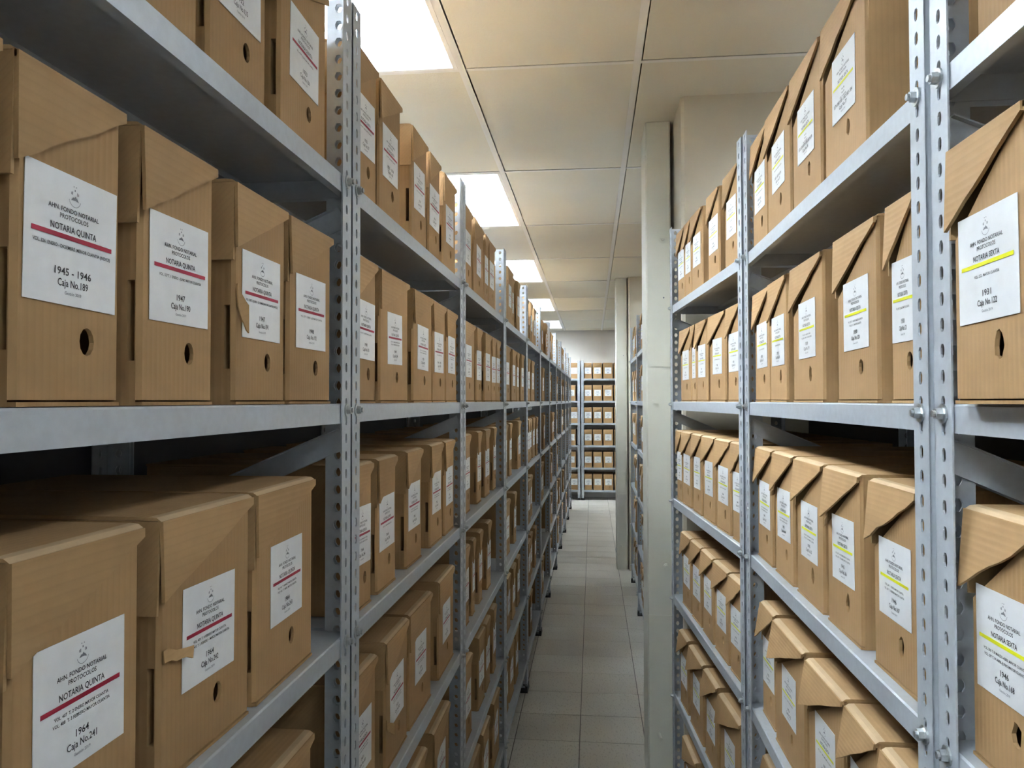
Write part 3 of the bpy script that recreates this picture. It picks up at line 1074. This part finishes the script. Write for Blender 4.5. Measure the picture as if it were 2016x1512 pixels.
# --- right, second rack (spans listed near to far)
V1 = 'second right rack'
run(('R', 1), 0, [(1.095, 1.303), (1.309, 1.502), (1.508, 1.710), (1.716, 1.878)], 'yellow', 1, V1,
    [('1879-1880/1881-1882/1883-1884', 77, ['VOL. 88', 'VOL. 89', 'VOL. 90  INDICE']), ('1875-1876/1875-1876/1877-1878', 76, ['VOL. 85', 'VOL. 86', 'VOL. 87  INDICE']), yel(75, '1872-1873/1874'), yel(74, '1870-1871')],
    labels=['big archive box numbered 77 with a torn hole, top shelf of second right rack', 'archive box numbered 76, top shelf of second right rack', None, None], setback=0.012, yaws=[0, 0, 0, 0])
run(('R', 1), 1, [(0.935, 1.035), (1.062, 1.250), (1.310, 1.510), (1.545, 1.702), (1.706, 1.866)], 'yellow', 1, V1,
    [yel(121, 1930), ('1930', 120, ['VOL. 250 T. 1 ENERO MAYOR CUANTIA', 'VOL. 251 T. 2 MAYOR CUANTIA']), ('1929', 119, ['VOL. 247 T. 1 MAYOR CUANTIA', 'VOL. 248 T. 2 MAYOR CUANTIA INDICE']), ('1929', 118, ['VOL. 246  MAYOR CUANTIA']), ('1928', 117, ['VOL. 245 T. 1 MAYOR CUANTIA'])],
    labels=['archive box half hidden behind the steel post, next to box 120', 'cardboard archive box numbered 120, dated 1930, second right rack', None, None, None], setback=0.012, yaws=[0, 0, 0, 0, 0])
run(('R', 1), 2, [(0.965, 1.125), (1.165, 1.335), (1.345, 1.530), (1.540, 1.705), (1.715, 1.890)], 'yellow', 1, V1,
    [('1946', 167, ['VOL. 294 T. 1 ENERO MAYOR CUANTIA', 'VOL. 295 T. 2 FEBRERO MAYOR CUANTIA']), ('1945', 166, ['VOL. 292 T. 6 NOVIEMBRE MAYOR CUANTIA', 'VOL. 293 T. 7 DICIEMBRE MAYOR CUANTIA']), yel(165, 1945, 2), yel(164, 1945, 2), yel(163, 1945, 2)],
    labels=['second right rack archive box numbered 167, dated 1946, with straight flap', 'cardboard archive box numbered 166 with a torn flap, next to box 167', None, None, None], setback=0.02, lift=5, yaws=[0, 0, 0, 0, 0])
run(('R', 1), 3, [(0.925, 1.095), (1.105, 1.245), (1.255, 1.455), (1.475, 1.715), (1.728, 1.862)], 'yellow', 1, V1,
    [yel(216, 1956), yel(215, 1956), ('1956', 214, ['VOL. 372 T. 6 SEPTIEMBRE MAYOR CUANTIA']), ('1956', 213, ['VOL. 371 T. 5 AGOSTO MAYOR CUANTIA']), yel(212, 1956)], setback=0.02, lift=9)
run(('R', 1), 4, [(1.50, 1.66), (1.70, 1.87)], 'yellow', 1, V1, [yel(265, 1966), yel(264, 1966)], setback=0.02, lift=12)

# --- right, third rack
V2 = 'third right rack'
run(('R', 2), 0, [(1.99, 2.150), (2.205, 2.350), (2.43, 2.595), (2.60, 2.712), (2.718, 2.85)], 'yellow', 1, V2, [yel(73 - q, '18%d' % (69 - q)) for q in range(5)], setback=0.014)
run(('R', 2), 1, [(1.985, 2.125), (2.145, 2.335), (2.365, 2.53), (2.54, 2.60), (2.62, 2.80)], 'yellow', 1, V2, [yel(116 - q, 1928 - q // 2) for q in range(5)], setback=0.014)
run(('R', 2), 2, [(1.965, 2.085), (2.10, 2.262), (2.275, 2.445), (2.452, 2.61), (2.625, 2.78), (2.787, 2.89)], 'yellow', 1, V2, [yel(162 - q, 1944 - q // 3) for q in range(6)], setback=0.014)
run(('R', 2), 3, [(2.0, 2.135), (2.145, 2.315), (2.322, 2.488), (2.493, 2.648), (2.655, 2.82)], 'yellow', 1, V2, [yel(211 - q, 1955 - q // 3) for q in range(5)], setback=0.018, lift=5)
run(('R', 2), 4, [(2.02, 2.24), (2.27, 2.44), (2.46, 2.67), (2.70, 2.85)], 'yellow', 1, V2, [yel(263 - q, 1965) for q in range(4)], setback=0.014, lift=8)
run(('R', 2), 5, [(2.35, 2.55), (2.58, 2.80)], 'yellow', 2, V2, [yel(312, 1972), yel(311, 1972)], setback=0.014)

# --- right, racks past the nearer casing
for k, where in ((4, 'right rack past the nearer casing'), (5, 'right rack before the farther casing')):
    y0 = RIGHT_F[k][1]
    for s in range(6):
        rr = random.Random(k * 100 + s)
        spans = [(y0 + 0.10 + q * 0.205, y0 + 0.10 + q * 0.205 + rr.uniform(0.14, 0.19)) for q in range(4)]
        run(('R', k), s, spans, 'yellow', 3, where)

# --- back wall racks
BG = 'archive boxes on the back wall racks'
for s in range(6):
    for q, (a, b) in enumerate(((0.043, 0.172), (0.182, 0.338), (0.345, 0.512), (0.522, 0.68))):
        archive_box(('W', 1), s, a, b, 'blue', 3, '%s cardboard box from the post, %s shelf of the back wall rack' % (ORD[q], SHELF_WORD[s]), BG, None, 0.03, rnd.uniform(-1, 1), 4 if (q + s) % 2 else 2, q % 2)
    u0 = 0.845 if s not in (1, 3, 4) else 0.80
    archive_box(('W', 0), s, u0, u0 + 0.15, 'blue', 3, 'cardboard box beside the end of the left row, %s shelf against back wall' % SHELF_WORD[s], BG, None, 0.03, 0, 2, s % 2)

for num, z, wd, dp, cu in ((242, 0.128, 0.036, 0.016, 0.010), (191, 0.135, 0.016, 0.055, 0.006), (302, 0.10, 0.018, 0.030, 0.010), (166, 0.178, 0.030, 0.022, 0.012), (164, 0.176, 0.016, 0.016, 0.010)):
    bx_, bw_ = BY_NUMBER[num]
    torn_flap(bx_, -bw_ / 2 + 0.002, z, wd, dp, cu, num)

# a paper roll lying on top of the boxes of the third left rack
roll = link('paper_roll', MB().cyl((0, -0.06, 0), (0, 1, 0), 0.026, 0.12, 18).cyl((0, -0.0605, 0), (0, 1, 0), 0.012, 0.121, 12).mesh('paper_roll', M['casing']), None,
            (left_front(3.0) - 0.12, 3.0, SHELF_Z[0] + BOX_H + 0.0275), (0, 0, 0.5))
tag(roll, 'small cream paper roll lying on the top boxes of the third left rack', 'paper roll')
print('boxes', BOX_COUNT[0])
